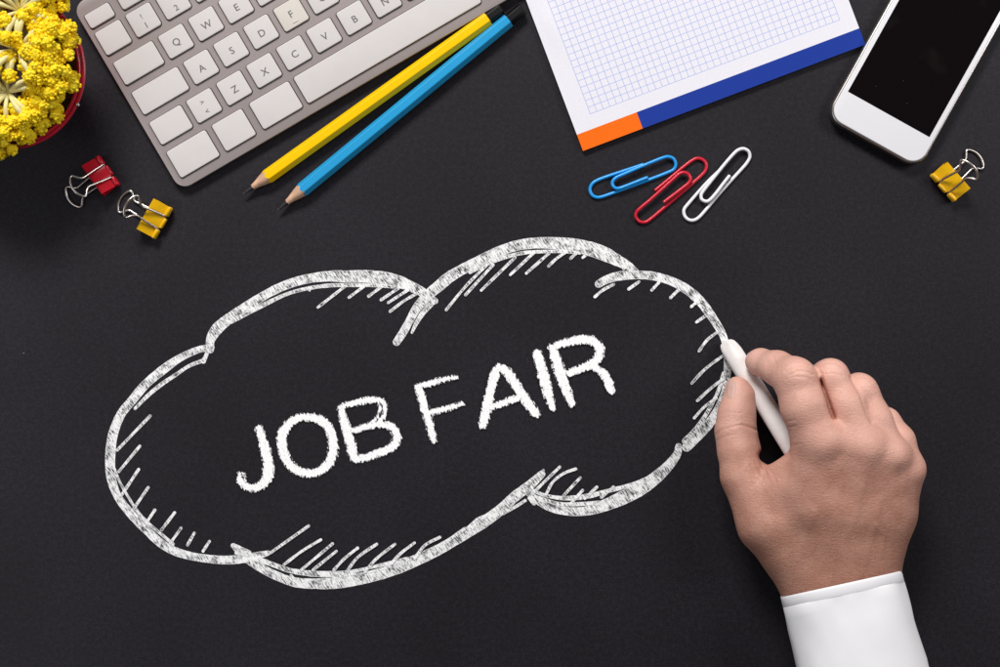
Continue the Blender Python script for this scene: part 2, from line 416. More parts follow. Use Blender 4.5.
inner = [
 [(203.6,360.4,4),(189,366,3.5),(175.5,375,3.8),(162,384,4.2),(148.5,395,4),(135,408.6,3)],
 [(207.5,351,4),(206,356,3.8),(203.5,361,5)],
 [(112.5,462.7,2),(115.4,470.8,2.4),(120.4,483,2.6),(128.8,497.6,2.6),(138.4,512.5,3),(150.4,525,3),(162.4,535,3),(173,544,3.5)],
 [(231,322,4),(249.4,312,4.5),(267.4,303,4.5),(283.6,295.4,3.6),(298,290.6,3.6),(316,287.0,3.8),(334,285.2,4),(356,285.2,3.8),(374,285.4,3.4),(394,287,3)],
 [(309.2,289,3),(309.6,290.3,2.5)],
 [(412,332.5,2.6),(417,322,4.4),(424.4,312,4.2),(433.4,303,3.5)],
 [(412.8,329,1.6),(420,314,1.8),(428.8,303,2)],
 [(470,272.4,3.4),(488,263.6,3.6),(506,257,3.8),(524,252.8,3.6),(542,251.6,3.4),(560,251.4,3.4),(580,253,3)],
 [(623,266,3.5),(623.6,269,2.6)],
 [(723.9,373.4,4.5),(717.6,392.3,3.4),(708,411,4),(696.5,428,4.5),(684.5,441,5.5)],
 [(530.8,489.5,3.4),(544,495,3.6),(559.4,497.8,4.2),(574.8,497.8,5),(592.4,495,5),(610,490.4,4.4),(632,484.6,4.2),(649.6,477.4,4)],
 [(538,496.8,2.6),(555,503,3.8),(572.6,504.3,4),(599,502.6,4)],
 [(253.5,557.5,5.5),(272.7,564.4,5),(290,570.4,5),(310.8,573.4,6),(331.6,574,6),(349.8,572,4),(368,568,3),(388.8,563.2,4),(407,559,4.5)],
 [(334,577.5,3),(350,574.8,1.8),(368,572,2),(388,567,3)],
 [(503,513.4,3.4),(514,507.5,3),(525.3,500.4,3)],
 [(486,515.6,3),(478,520,5),(470,528,6)],
 [(543.5,470,2.4),(541.5,474,4)],[(236,553,3),(249,553.5,5)],[(534,503,4.5),(529,498,3)],[(233.5,544.5,3.2),(250,552,3)],[(291,575,2.5),(293,577.5,3)],
]
for a in inner: stroke('inner_line', cloud, [a], MAT['chalk_streak'], per=6, jit=.12)
hatch = [((150.2,416),(117.5,450)),((140,446),(119,471.5)),((138.8,469.3),(122,494.7)),((148.4,487.3),(132.6,510.5)),((155,510),(145,525)),((174.8,512.6),(161.8,529.6)),((181.2,528),(170.5,543)),((194.5,532.8),(187.7,545)),((209.6,541.2),(203.3,551)),
 ((344.8,286.5),(318,307.4)),((365,285.6),(349,297.5)),((383,285.6),(368.8,296.2)),((398.3,288.4),(381.4,299.8)),((408,290),(388.2,302.8)),((419,292.3),(404,301),(390.3,311.4)),
 ((486,266),(466,286),(446.3,309.8)),((493,265),(465.6,294.8)),((515,257.6),(481.2,290.4)),((534,252.6),(510.3,274.8)),((549,253.3),(526.2,273.4)),((565.4,252.4),(556,259),(548.5,266.2)),((576,253.3),(570.6,258.5)),((586.6,254.4),(582.7,257.6)),
 ((613.6,284.4),(603,290),(594.9,296.8)),((638.8,281.8),(628.6,289.1)),((658.7,282.5),(651.6,290.3)),((678,290.3),(670.5,297.6)),((696,302.5),(691,306.8)),((708,314),(696.2,322.2)),((718,331.5),(707,340),(698.9,351)),((722.3,356),(705,369),(691.6,383.2)),((723.9,378),(711,388),(697.2,400.6)),((716,398),(704,407),(694.2,417.8)),
 ((559.6,467),(546,480),(533,492.8)),((575.7,468.8),(563.8,473.2),(552.8,481.8),(546.2,494)),((580.2,477.6),(563.8,495)),((582.5,490.2),(570.4,503.8)),((596.8,486.8),(584.7,498.3)),((613.3,486.8),(601.2,497.2)),
 ((308.8,525.7),(270.8,552.5)),((321,539.5),(302,551),(284,564.5)),((332.8,543.4),(301.7,569.5)),((336.6,550.9),(313.4,569.5)),((357.8,547.8),(345,558),(334.2,569.5)),((376.8,543.9),(358,557),(347.2,571)),((395.1,543.9),(377,558),(365.4,571)),((414.6,542.6),(401,553),(391.4,563.2)),((440,537),(425,545),(414.8,558)),((464.5,528.2),(446,542))]
for h in hatch:
    p = [(x, y, 2.9) for x, y in h]
    stroke('hatch_stroke', cloud, [p], MAT['chalk_streak'], per=5, jit=.25)

words = thing('chalk_lettering', 'bold white chalk words JOB FAIR written in the middle of the cloud', 'chalk writing', (-75, -80, 0))
Ls = dict(
 J=[[(259.4,428.5,8.5),(263,440,9.5),(266.5,454,11),(268.8,466,11.5),(267.6,477,11.5),(262.5,484.5,9),(253,487.8,8.5),(244.4,485,7.5),(239.8,479,7),(239.6,474,5)],[(243.6,472.6,3.6),(245.2,476,3.2),(245.5,481,4)]],
 O=['c',[(306,416.8,8),(320,419.3,9.5),(329,428,10),(333.4,442,10.5),(332.2,456,10.5),(326,466.5,9.5),(313,473,9),(298,470.5,9.5),(288,461.5,9.5),(282.8,448,10.5),(282.8,434,10.5),(290,423.3,9.5),(299,417.8,8)]],
 B=[[(341.6,410,7.5),(345,424,10),(350,440,10.5),(353.6,455,9.5),(355.5,460,7)],[(338.5,408,4.5),(348,404.4,6.5),(364,400.8,7.5),(377,399.6,7),(384.6,403.6,6),(384.6,414,5.5),(379.5,422,6)],[(377.5,401.5,3.2),(380.4,407.5,3.6),(378.4,415.5,3.6),(374,421,4.5)],[(353,430.6,6),(368,426,7.5),(384,424.4,7.5),(393.6,428.6,9),(397,437,9.5),(392.6,446.6,9),(380,452.6,8.5),(364,457.6,8.5),(355,460,7)]],
 F=[[(418.8,388,8),(424.3,405.8,9.5),(429.6,423.4,8.5),(433.6,440,7.5)],[(416.6,386.4,5),(429.8,383.4,7),(443,379.8,6),(456.5,376.8,5)],[(430,412.4,6.5),(445.2,408.7,6.5),(462,403.8,5.5)]],
 A=[[(483,424.5,9),(487,408,10.5),(490.5,390.4,10),(494.9,374,10),(499,367.6,8)],[(499.5,367.4,9),(508.5,373.5,10),(517.6,388.2,10),(527,401.4,10),(536,413.6,9)],[(491.5,407,6.5),(504.6,402.5,7.5),(519,397,7)]],
 I=[[(537.5,353.5,10),(542,370.6,11),(547.3,390.4,10.5),(552.4,407.5,7.5)]],
 R=[[(553,349,9),(557.4,364,11.5),(563,381.6,11),(568.2,394.8,9),(572,404.5,7)],[(550.8,347.4,7.5),(564,343.2,8.5),(581.6,339.4,9.5),(594,341.6,9.5),(599.6,350,10),(596.5,360,9.5),(586,366.4,8.5),(569,372.8,8)],[(592,365.8,7),(602.8,372.8,8.5),(608.4,382.6,9.5),(611,390.5,8.5)]])
for ch, st in Ls.items():
    cl = False
    if st[0] == 'c': cl = True; st = st[1:]
    o = stroke('letter', words, st, MAT['chalk_letter'], closed=cl, per=6, wk=1.06, wa=1.3)
    o['label'] = 'rough-edged white chalk letter ' + ch

# ------------------------------------------------------------------ keyboard
KX, KY, KT, KP, TILT = -263.8, 242.1, .5300, 34.5, .012
kc, ks = math.cos(KT), math.sin(KT)
def kxf(V, u0=0, v0=0, zb=0):
    """local (x,y in units about lattice point (u0,v0), z above the deck plane) -> world"""
    V = np.asarray(V, float)
    u = V[:, 0]+u0*KP; v = V[:, 1]+v0*KP; z = V[:, 2]+zb
    vv = v*math.cos(TILT)-z*math.sin(TILT); zz = 9.6+v*math.sin(TILT)+z*math.cos(TILT)
    return np.c_[KX+u*kc-vv*ks, KY+u*ks+vv*kc, zz]
kb = thing('keyboard', 'slim silver aluminium keyboard with pale flat keys, cut off by the top edge', 'keyboard', (KX, KY, 0))
bw, bh = (10.62+2.82)*KP, (4.42+1.72)*KP; bu, bv = (10.62-2.82)/2, (4.42-1.72)/2
V, F = loft(bw, bh, .36*KP, [(.6, -4.3), (0, -3.8), (0, -.5), (.25, -.12), (.7, 0)], 8)
mk('body', kxf(V, bu, bv), F, MAT['alu'], kb, sharp=35)
V, F = loft(10.0*KP, 20, 9, [(1, -10.9), (0, -10.2), (0, -4.4), (.4, -4.2)], 6)
mk('rear_foot', kxf(V, 2.7, 4.0, 0), F, MAT['alu'], kb, sharp=35)
for fu in (-2.3, 6.0):
    V, F = loft(12, 12, 5.9, [(.6, -9.0), (0, -8.5), (0, -4.3)], 6)
    mk('front_foot', kxf(V, fu, -1.3, 0), F, MAT['slot'], kb, sharp=35)
keys = []   # (u0,u1,v0,v1,legend,[material])
a0, a1 = -1.43, -.56
keys += [(-2.61, -1.31, a0, a1, ''), (-1.10, -.10, a0, a1, ''), (.15, 1.46, a0, a1, ''), (1.63, 7.42, a0, a1, ''), (7.61, 8.9, a0, a1, ''), (9.1, 10.1, a0, a1, '')]
hw, hh = .40, .375
def row(v, first, u, letters, cv=.04):
    if first: keys.append((first[0], first[1], v+cv-hh, v+cv+hh, ''))
    for i, l in enumerate(letters): keys.append((u+i-hw, u+i+hw, v+cv-hh, v+cv+hh, l))
row(0, (-2.61, -1.56), -.98, ['<>', 'Z', 'X', 'C', 'V', 'B', 'N', 'M', ',', '.', '-'])
row(1, (-2.61, -1.09), -.49, list('ASDFGHJKL'))
row(2, (-2.63, -1.33), -.74, list('QWERTYUIOP'))
row(3, (-2.66, -1.83), -1.24, ['!1', '"2', '#3', '$4', '%5', '&6', '/7', '(8', ')9', '=0'])
for u0_, u1_, v_ in ((8.11, 8.91, 1), (9.11, 10.4, 1), (8.86, 9.66, 2), (9.86, 10.4, 2), (8.36, 9.16, 3), (9.36, 10.4, 3)): keys.append((u0_, u1_, v_+.04-hh, v_+.04+hh, ''))
keys.append((-2.66, -1.86, 3.56, 4.0, ''))
for i in range(12): keys.append((-1.59+i*1.0, -.79+i*1.0, 3.56, 4.0, ''))
def text_mesh(s, size):
    cu = bpy.data.curves.new('t', 'FONT'); cu.body = s; cu.size = size; cu.align_x = 'CENTER'; cu.align_y = 'CENTER'; cu.resolution_u = 4; cu.extrude = 0; cu.offset = .010*size
    ob = bpy.data.objects.new('t', cu); COL.objects.link(ob)
    bpy.context.view_layer.update()
    me = bpy.data.meshes.new_from_object(ob.evaluated_get(bpy.context.evaluated_depsgraph_get()))
    V = np.array([v.co[:] for v in me.vertices]); F = [tuple(p.vertices) for p in me.polygons]
    bpy.data.objects.remove(ob); bpy.data.meshes.remove(me); bpy.data.curves.remove(cu)
    if len(V):
        c = (V.max(0)+V.min(0))/2; V = V-c
    return V, F
for (u0, u1, v0, v1, leg) in keys:
    w, h = (u1-u0)*KP, (v1-v0)*KP; uc, vc = (u0+u1)/2, (v0+v1)/2
    V, F = loft(w+1.6, h+1.6, 3.1, [(.0, .02), (0, .10)], 5)
    vis = vc < 4.2
    kt = mk('key', kxf(loft(w, h, 2.4, [(0, .12), (0, 1.5), (.12, 1.85), (.42, 2.05), (.9, 2.12)], 5)[0], uc, vc), loft(w, h, 2.4, [(0, .12), (0, 1.5), (.12, 1.85), (.42, 2.05), (.9, 2.12)], 5)[1],
            MAT['key_old'] if leg == 'F' else MAT['key'], kb, sharp=40)
    if leg == 'F': kt['label'] = 'slightly yellowed key printed F'
    mk('key_gap', kxf(V, uc, vc), F, MAT['well'], kt)
    if leg:
        mb = MB()
        if len(leg) == 1:
            parts = [(leg, 7.6, 0, 0)]
            if leg in 'FJ': parts = [(leg, 7.6, 0, 1.5)]
        elif leg == '<>': parts = [('>', 5.6, 0, 5.2), ('<', 5.6, 0, -5.0)]
        else: parts = [(leg[0], 5.6, 0, 5.2), (leg[1], 6.6, 0, -4.6)]
        for t, sz, dx, dy in parts:
            tv, tf = text_mesh(t, sz*1.32)
            if len(tv):
                tv = tv*1.0; tv[:, 0] += dx; tv[:, 1] += dy-1.5; tv[:, 2] = 2.2; mb.add(kxf(tv, uc, vc), tf)
        if mb.n: mb.build('legend', MAT['legend'], kt, smooth=False)
        if leg in 'FJ':
            V, F = loft(6, 1.1, .5, [(0, 2.1), (0, 2.4), (.3, 2.7)], 3)
            V[:, 1] -= 8.8; mk('key_bump', kxf(V, uc, vc), F, MAT['key'], kt)

# ------------------------------------------------------------------ pencils
def pencil(label, tip, wood, end, capend, mat, zr=6.9):
    """image points: lead tip, start of paint, end of paint, end of cap"""
    R = 7.6; zc = R*math.cos(PI/6)+.1
    t3, e3 = P(*tip, 1.5), P(*capend, zc)
    root = thing('pencil', label, 'pencil', (P(*tip, 0)+P(*capend, 0))/2, 'wooden pencils')
    ax = P(*capend, zc)-P(*wood, zc); L = np.linalg.norm(ax); ax /= L
    o = P(*wood, zc); side = np.array([-ax[1], ax[0], 0]); upv = np.array([0, 0, 1.])
    Lp = np.linalg.norm(P(*end, zc)-o); Lt = -np.linalg.norm(P(*tip, zc)-o)
    def pt(s, r, a): return o+ax*s+(side*math.cos(a)+upv*math.sin(a))*r
    # hexagon with rounded edges
    def hexr(a, R=R):
        b = (a % (PI/3))-PI/6; return min(R*math.cos(PI/6)/math.cos(b), R*.975)
    n = 72
    def ring(s, f, R=R): return [pt(s, hexr(2*PI*k/n, R) if f is None else f, 2*PI*k/n) for k in range(n)]
    def strips(m): return [(i*n+k, i*n+(k+1) % n, (i+1)*n+(k+1) % n, (i+1)*n+k) for i in range(m-1) for k in range(n)]
    # painted shaft: its front edge is scalloped where the cone cuts the hexagon
    slope = R/abs(Lt)
    rows = []
    rows.append([pt((hexr(2*PI*k/n)-R)/slope*0+(hexr(2*PI*k/n)-R)*3.0+1.2, hexr(2*PI*k/n), 2*PI*k/n) for k in range(n)])
    rows.append(ring(8, None)); rows.append(ring(Lp*.5, None)); rows.append(ring(Lp, None))
    V = [p for r in rows for p in r]; F = strips(len(rows)); F.append(tuple(range(3*n, 4*n)))
    mk('painted_shaft', V, F, mat, root, sharp=28)
    # sharpened wood cone
    rows = [[pt((hexr(2*PI*k/n)-R)*3.0+1.3, hexr(2*PI*k/n)-.12, 2*PI*k/n) for k in range(n)]]
    s1 = Lt*.60; r1 = 2.7
    def ctr(s): return -(zc-1.6)*max(0, (-s/abs(Lt)))**1.6*0
    for s, r in ((Lt*.22, R*.72), (Lt*.45, R*.46), (s1, r1)): rows.append([pt(s*(1+.02*math.sin(5*2*PI*k/n)), r, 2*PI*k/n) for k in range(n)])
    V = [p for r in rows for p in r]; F = strips(len(rows))
    mk('wood_cone', V, F, MAT['wood'], root)
    rows = [[pt(s, r, 2*PI*k/n) for k in range(n)] for s, r in ((s1+.3, r1+.02), (Lt*.72, 2.0), (Lt*.9, 1.0), (Lt*.99, .35))]
    V = [p for r in rows for p in r]; F = strips(len(rows)); F.append(tuple(range(3*n, 4*n))[::-1])
    mk('lead', V, F, MAT['lead'], root)
    rows = [ring(Lp+.05, None, R*.86), ring(L-1.2, None, R*.86), ring(L, None, R*.76)]
    V = [p for r in rows for p in r]; F = strips(3); F.append(tuple(range(2*n, 3*n)))
    mk('end_cap', V, F, MAT['black_cap'], root, sharp=30)
    return root
pencil('sharpened yellow pencil with black end, lying against the keyboard', (242.5, 194.3), (267.5, 176.6), (487.6, 18.4), (501.6, 9.2), MAT['yellow_paint'])
pencil('sharpened light blue pencil with black end, beside the yellow one', (276.8, 210.8), (302.5, 189.6), (508.3, 20.4), (522.6, 8.6), MAT['blue_paint'])

# ------------------------------------------------------------------ notepad
NT = 5.0                                            # thickness
A = P(583, 151, NT); B = P(865.4, 44.5, NT); C1 = P(526.8, 0, NT)
nex = (B-A)/np.linalg.norm(B-A); ney = np.array([-nex[1], nex[0], 0]); NW = np.linalg.norm(B-A); NH = 390.
nd = (C1-A)/np.linalg.norm(C1-A)
pad = thing('notepad', 'squared paper notepad with orange and blue band, cut off by the top edge', 'notepad', (A+nex*NW/2+ney*NH/2)*[1, 1, 0])
def nxf(V): V = np.asarray(V, float); return A*[1, 1, 0]+V[:, :1]*nex+V[:, 1:2]*ney+V[:, 2:3]*np.array([0, 0, 1.])
def slab(x0, x1, y0, y1, z0, z1):
    return ([(x0, y0, z0), (x1, y0, z0), (x1, y1, z0), (x0, y1, z0), (x0, y0, z1), (x1, y0, z1), (x1, y1, z1), (x0, y1, z1)],
            [(3, 2, 1, 0), (4, 5, 6, 7), (0, 1, 5, 4), (1, 2, 6, 5), (2, 3, 7, 6), (3, 0, 4, 7)])
V, F = slab(.6, NW-.6, .4, NH, .2, .9); mk('backing_card', nxf(V), F, MAT['pagelet'], pad, smooth=False)
V, F = slab(.5, NW-.5, .3, NH, .9, NT-.6); mk('page_block', nxf(V), F, MAT['pagelet'], pad, smooth=False)
def uvp(px, py):
    d = P(px, py, NT)-A; return float(np.dot(d, nex)), float(np.dot(d, ney))
gx0, gy0 = uvp(590.3, 113.9); gx1, _ = uvp(840, 20.5); bandh = uvp(576.7, 134.8)[1]; bx, _ = uvp(639.8, 120.5)
pitch = (gx1-gx0)/round((gx1-gx0)/6.95)
nu, nv = 60, 80; V = []; U = []; F = []
for j in range(nv+1):
    for i in range(nu+1):
        x = NW*i/nu; y = bandh+(NH-bandh)*j/nv
        z = NT-.03
        dd = math.hypot((x-14)/9, (y-128)/26); z += 1.3*math.exp(-dd*dd)*(1 if x < 40 else 0)    # the little buckle in the margin
        V.append((x, y, z)); U.append((x, y))
for j in range(nv):
    for i in range(nu): a = j*(nu+1)+i; F.append((a, a+1, a+nu+2, a+nu+1))
o = mk('top_page', nxf(V), F, grid_page_mat(pitch, gx0, gx1, gy0, .62), pad, uv=U, smooth=False)
so = o.modifiers.new('s', 'SOLIDIFY'); so.thickness = .35*S; so.offset = -1
V, F = slab(0, bx, 0, bandh, NT-.6, NT); mk('orange_band', nxf(V), F, MAT['orange'], pad, smooth=False)
V, F = slab(bx, NW, 0, bandh, NT-.6, NT); mk('blue_band', nxf(V), F, MAT['navy'], pad, smooth=False)

# ------------------------------------------------------------------ phone
ph = thing('smartphone', 'white smartphone lying face up with a black screen, beside the notepad', 'phone', P(948, 28, 0))
PZ = 13.5
e1 = P(833.6, 109, PZ); e2 = P(894.5, 0, PZ); pd = (e2-e1)/np.linalg.norm(e2-e1)          # long axis
sd = np.array([pd[1], -pd[0], 0])                                                     # towards the right edge
sc0, sc1 = P(848.3, 90.8, PZ), P(929, 138, PZ)                                        # screen bottom corners
screenw = float(np.dot(sc1-sc0, sd)); cen_s = (sc0+sc1)/2
botpt = P(880, 147.5, PZ)
bdist = float(np.dot(cen_s-botpt, pd)); 
PW = 107.5; PL = 229.; 
cen = cen_s-pd*bdist+pd*PL/2
def pxf(V): V = np.asarray(V, float); return cen*[1, 1, 0]+V[:, :1]*sd+V[:, 1:2]*pd+V[:, 2:3]*np.array([0, 0, 1.])
V, F = loft(PW, PL, 17.5, [(1.3, .3), (.35, 1.1), (0, 2.6), (0, 10.6), (.35, 11.9), (1.1, 12.7), (1.7, 12.9)], 14)
mk('metal_frame', pxf(V), F, MAT['chrome'], ph, sharp=50)
V, F = loft(PW-5.0, PL-5.0, 15.0, [(0, 12.5), (0, 13.1), (.35, 13.4), (.8, 13.5)], 14)
mk('glass_front', pxf(V), F, MAT['phone_white'], ph, sharp=30)
scl = bdist-PL/2
V, F = slab(-screenw/2, screenw/2, scl, scl+167, 13.45, 13.56)
mk('screen', pxf(V), F, MAT['screen'], ph, smooth=False)
V, F = loft(20, 3, 1.5, [(0, 13.4), (0, 13.58)], 5); V[:, 1] += PL/2-15
mk('earpiece', pxf(V), F, MAT['slot'], ph)
V, F = loft(3.2, 3.2, 1.6, [(0, 13.4), (0, 13.58)], 5); V[:, 1] += PL/2-15; V[:, 0] -= 20
mk('front_camera', pxf(V), F, MAT['slot'], ph)
for i in range(2):
    V, F = tube([( -PW/2-.2, 60-i*20, 6.5), (-PW/2-.9, 60-i*20, 6.5)], 3.4, 18); mk('volume_button', pxf(V), F, MAT['chrome'], ph)

# ------------------------------------------------------------------ paper clips
def paper_clip(label, pts, ox, oy, mat, r=1.66, lift=None):
    p = [(ox+x/5, oy+y/5) for x, y in pts]
    c = catmull(p, 7); m = len(c)
    path = []
    for i, (x, y) in enumerate(c):
        t = i/(m-1); z = r+.1
        z += 2*r*1.02*(1/(1+math.exp(-(t-.56)*38)))       # the inner loop lies over the outer one
        path.append(P(x, y, z))
    V, F = tube(path, r, 12)
    return tag(mk('paper_clip', V, F, mat), label, 'paper clip', 'coloured paper clips in a row under the notepad')
paper_clip('light blue paper clip, nearest the orange end of the notepad', [(368,172),(320,188),(250,211),(190,231),(140,250),(112,268),(100,295),(108,322),(130,336),(160,334),(220,313),(300,284),(400,247),(490,212),(520,195),(529,170),(518,145),(495,134),(470,137),(410,160),(330,194),(270,220),(235,236),(216,252),(212,272),(226,290),(248,291),(290,276),(340,256),(388,237)], 570, 130, MAT['clip_blue'])
paper_clip('red paper clip between the blue and the white one', [(425,303),(470,266),(520,224),(570,182),(610,153),(635,142),(662,148),(681,170),(678,200),(655,228),(600,277),(520,346),(450,406),(400,447),(375,461),(348,458),(330,436),(332,412),(352,390),(400,350),(460,296),(520,242),(545,220),(568,212),(590,220),(602,243),(592,266),(560,292),(510,330),(468,362)], 570, 130, MAT['clip_red'])
paper_clip('white paper clip, nearest the phone', [(752,198),(720,228),(680,268),(630,324),(590,370),(570,398),(573,428),(592,448),(618,451),(645,436),(680,398),(740,326),(800,258),(860,193),(885,163),(899,135),(893,108),(870,94),(845,98),(822,115),(780,162),(720,236),(665,306),(655,328),(660,348),(682,357),(702,347),(730,316),(765,270),(798,228)], 570, 130, MAT['clip_white'])

# ------------------------------------------------------------------ binder clips
def binder_clip(label, spine, ldir, mat, tilt=35, lu=40.5):
    base = P(*spine, 4); d = np.array([ldir[0], -ldir[1], 0.]); d /= np.linalg.norm(d); x = np.array([d[1], -d[0], 0])
    root = thing('binder_clip', label, 'binder clip', base*[1, 1, 0], 'small binder clips')
    def xf(V): V = np.asarray(V, float); return base*[1, 1, 0]+V[:, :1]*x+V[:, 1:2]*d+V[:, 2:3]*np.array([0, 0, 1.])
    W = 17.2; mb = MB(); th = .55
    # the sheet bent round: section (y, z) from the lower lip round the spine to the upper lip
    def section(ylip):
        s = [(ylip, 5.6), (ylip*.6, 4.0), (2.2, 2.4), (.9, 2.6), (.15, 3.6), (0, 5.0), (0, 13.2), (.25, 14.6), (1.1, 15.5), (2.3, 15.4), (ylip*.55, 12.0), (ylip, 8.2)]
        return s
    xs = [-W, -8.4, -8.2, -6.4, -6.2, -5.6, -3, 0, 3, 5.6, 6.2, 6.4, 8.2, 8.4, W]
    yl = [17.2, 17.2, 15.6, 15.6, 17.6, 18.6, 19.6, 19.8, 19.6, 18.6, 17.6, 15.6, 15.6, 17.2, 17.2]
    secs = [section(y) for y in yl]; n = len(secs[0])
    for off in (0, 1):
        V = []
        for i, sx in enumerate(xs):
            for j, (y, z) in enumerate(secs[i]):
                if off:
                    y2 = y+(th if j in range(3, 9) else 0); z2 = z+(th if j < 3 else (-th if j > 8 else 0))
                    V.append((sx, y2, z2))
                else: V.append((sx, y, z))
        F = []
        for i in range(len(xs)-1):
            for j in range(n-1):
                a = i*n+j; f = (a, a+1, a+n+1, a+n); F.append(f if off else f[::-1])
        mb.add(xf(V), F)
    m = len(xs)*n
    F = [(j, j+1, m+j+1, m+j) for j in range(n-1)]+[((len(xs)-1)*n+j+1, (len(xs)-1)*n+j, m+(len(xs)-1)*n+j, m+(len(xs)-1)*n+j+1) for j in range(n-1)]
    F += [(i*n, (i+1)*n, m+(i+1)*n, m+i*n) for i in range(len(xs)-1)]+[(i*n+n-1, m+i*n+n-1, m+(i+1)*n+n-1, (i+1)*n+n-1) for i in range(len(xs)-1)]
    mb.F += F; mb.fm += [0]*len(F)
    body = mb.build('clip_body', mat, root, sharp=40)
    for (z, s) in ((9.2, 1), (4.4, -1)):
        for sx in (-1, 1):
            V, F = tube([(sx*8.1, 17.8, z), (sx*8.5, 17.8, z), (sx*(W-.4), 17.8, z), (sx*W, 17.8, z)], [1.9, 2.15, 2.15, 1.95], 16)
            mk('rolled_lip', xf(V), F, mat, root)
        V, F = tube([(-5.4, 18.9, z-s*.6), (-4.6, 19.3, z-s*.6), (4.6, 19.3, z-s*.6), (5.4, 18.9, z-s*.6)], [.7, 1.25, 1.25, .7], 12)
        mk('middle_tab', xf(V), F, mat, root)
    # wire handles
    for ang, z0, nm in ((tilt, 8.8, 'upper'), (-4.2, 4.9, 'lower')):
        ca, sa = math.cos(math.radians(ang)), math.sin(math.radians(ang))
        le = lu if ang > 0 else 49.5
        hp = [(11, 0), (8.8, 0), (7.7, .6), (7.3, 2.2), (6.6, 11), (5.4, le-18), (5.2, le-15.5), (6.0, le-13), (8.4, le-10.2), (10.9, le-8), (11.9, le-6.4), (11.6, le-4.8), (9.6, le-2.9), (6, le-1), (2.5, le-.15), (0, le)]
        hp = hp+[(-a, b) for a, b in hp[-2::-1]]; cc = catmull(hp, 5)
        V, F = tube([(a, 17.8-b*ca, z0+b*sa if ang > 0 else max(1.35, z0+b*sa)) for a, b in cc], 1.22, 10)
        h = mk('wire_handle', xf(V), F, MAT['steel'], root)
    return root
binder_clip('red binder clip, nearest the flower pot', (94.2, 181.6), (.81, -.58), MAT['bind_red'], 31)
binder_clip('yellow binder clip beside the red one', (147.2, 214.2), (.87, .495), MAT['bind_yellow'], 33)
binder_clip('yellow binder clip lying alone under the phone', (956, 176), (-.755, .655), MAT['bind_yellow'], 50)

# ------------------------------------------------------------------ flower pot
RZ = 74.
pc = P(3, 71, RZ)
pot = thing('potted_plant', 'red bucket of yellow flowers with cream stems, cut off by the frame', 'potted plant', pc*[1, 1, 0])
Rr = 76.5*K(RZ)
prof = [(0.1, .3), (44, .3), (46, 1), (47, 3), (Rr-3.5, RZ-6), (Rr-2, RZ-2.5), (Rr+.2, RZ-2.2), (Rr+1.4, RZ-.8), (Rr+1.2, RZ+.8), (Rr, RZ+1.6), (Rr-1.6, RZ+1.2), (Rr-2.4, RZ-.4), (Rr-3.6, RZ-5), (Rr-14, RZ-34), (0.1, RZ-34)]
V, F = lathe(prof, 96, pc*[1, 1, 0]); bucket = mk('bucket', V, F, MAT['pot_red'], pot)
# carrying wire lying round the rim
hc = P(5, 70.5, RZ-1.5)
path = []
for k in range(60):
    a = math.radians(50-k*2.95); rr = 78.6*K(RZ)*(1-.028*max(0, (k-34)/26)); path.append((hc[0]+rr*math.cos(a), hc[1]+rr*math.sin(a), RZ-1-.06*k))
V, F = tube(path, 1.9, 12); mk('wire_handle', V, F, MAT['pot_red'], bucket)
V, F = tube([P(20, -6, RZ+6), P(44, .2, RZ+6), P(56, 3.4, RZ+6), P(68.2, 5, RZ+6)], [1.9]*4, 12); mk('handle_hook', V, F, MAT['pot_red'], bucket)
V, F = tube([P(58.5, 13.5, RZ-3), P(61.6, 17, RZ-1)], 3.2, 16); mk('handle_ear', V, F, MAT['pot_red'], bucket)
V, F = tube([P(76.5, 103, RZ-1), P(78.6, 106, RZ-1)], 1.6, 12); mk('handle_knot', V, F, MAT['steel'], bucket)
# soil
V = []; F = []; nr, na = 14, 60
for i in range(nr+1):
    for k in range(na):
        r = (Rr-8)*i/nr; a = 2*PI*k/na; x, y = pc[0]+r*math.cos(a), pc[1]+r*math.sin(a)
        V.append((x, y, RZ-22+5*mnoise.noise(Vector((x*.13, y*.13, 0)))))
for i in range(nr):
    for k in range(na): F.append((i*na+k, i*na+(k+1) % na, (i+1)*na+(k+1) % na, (i+1)*na+k))
mk('soil', V, F, MAT['soil'], pot)

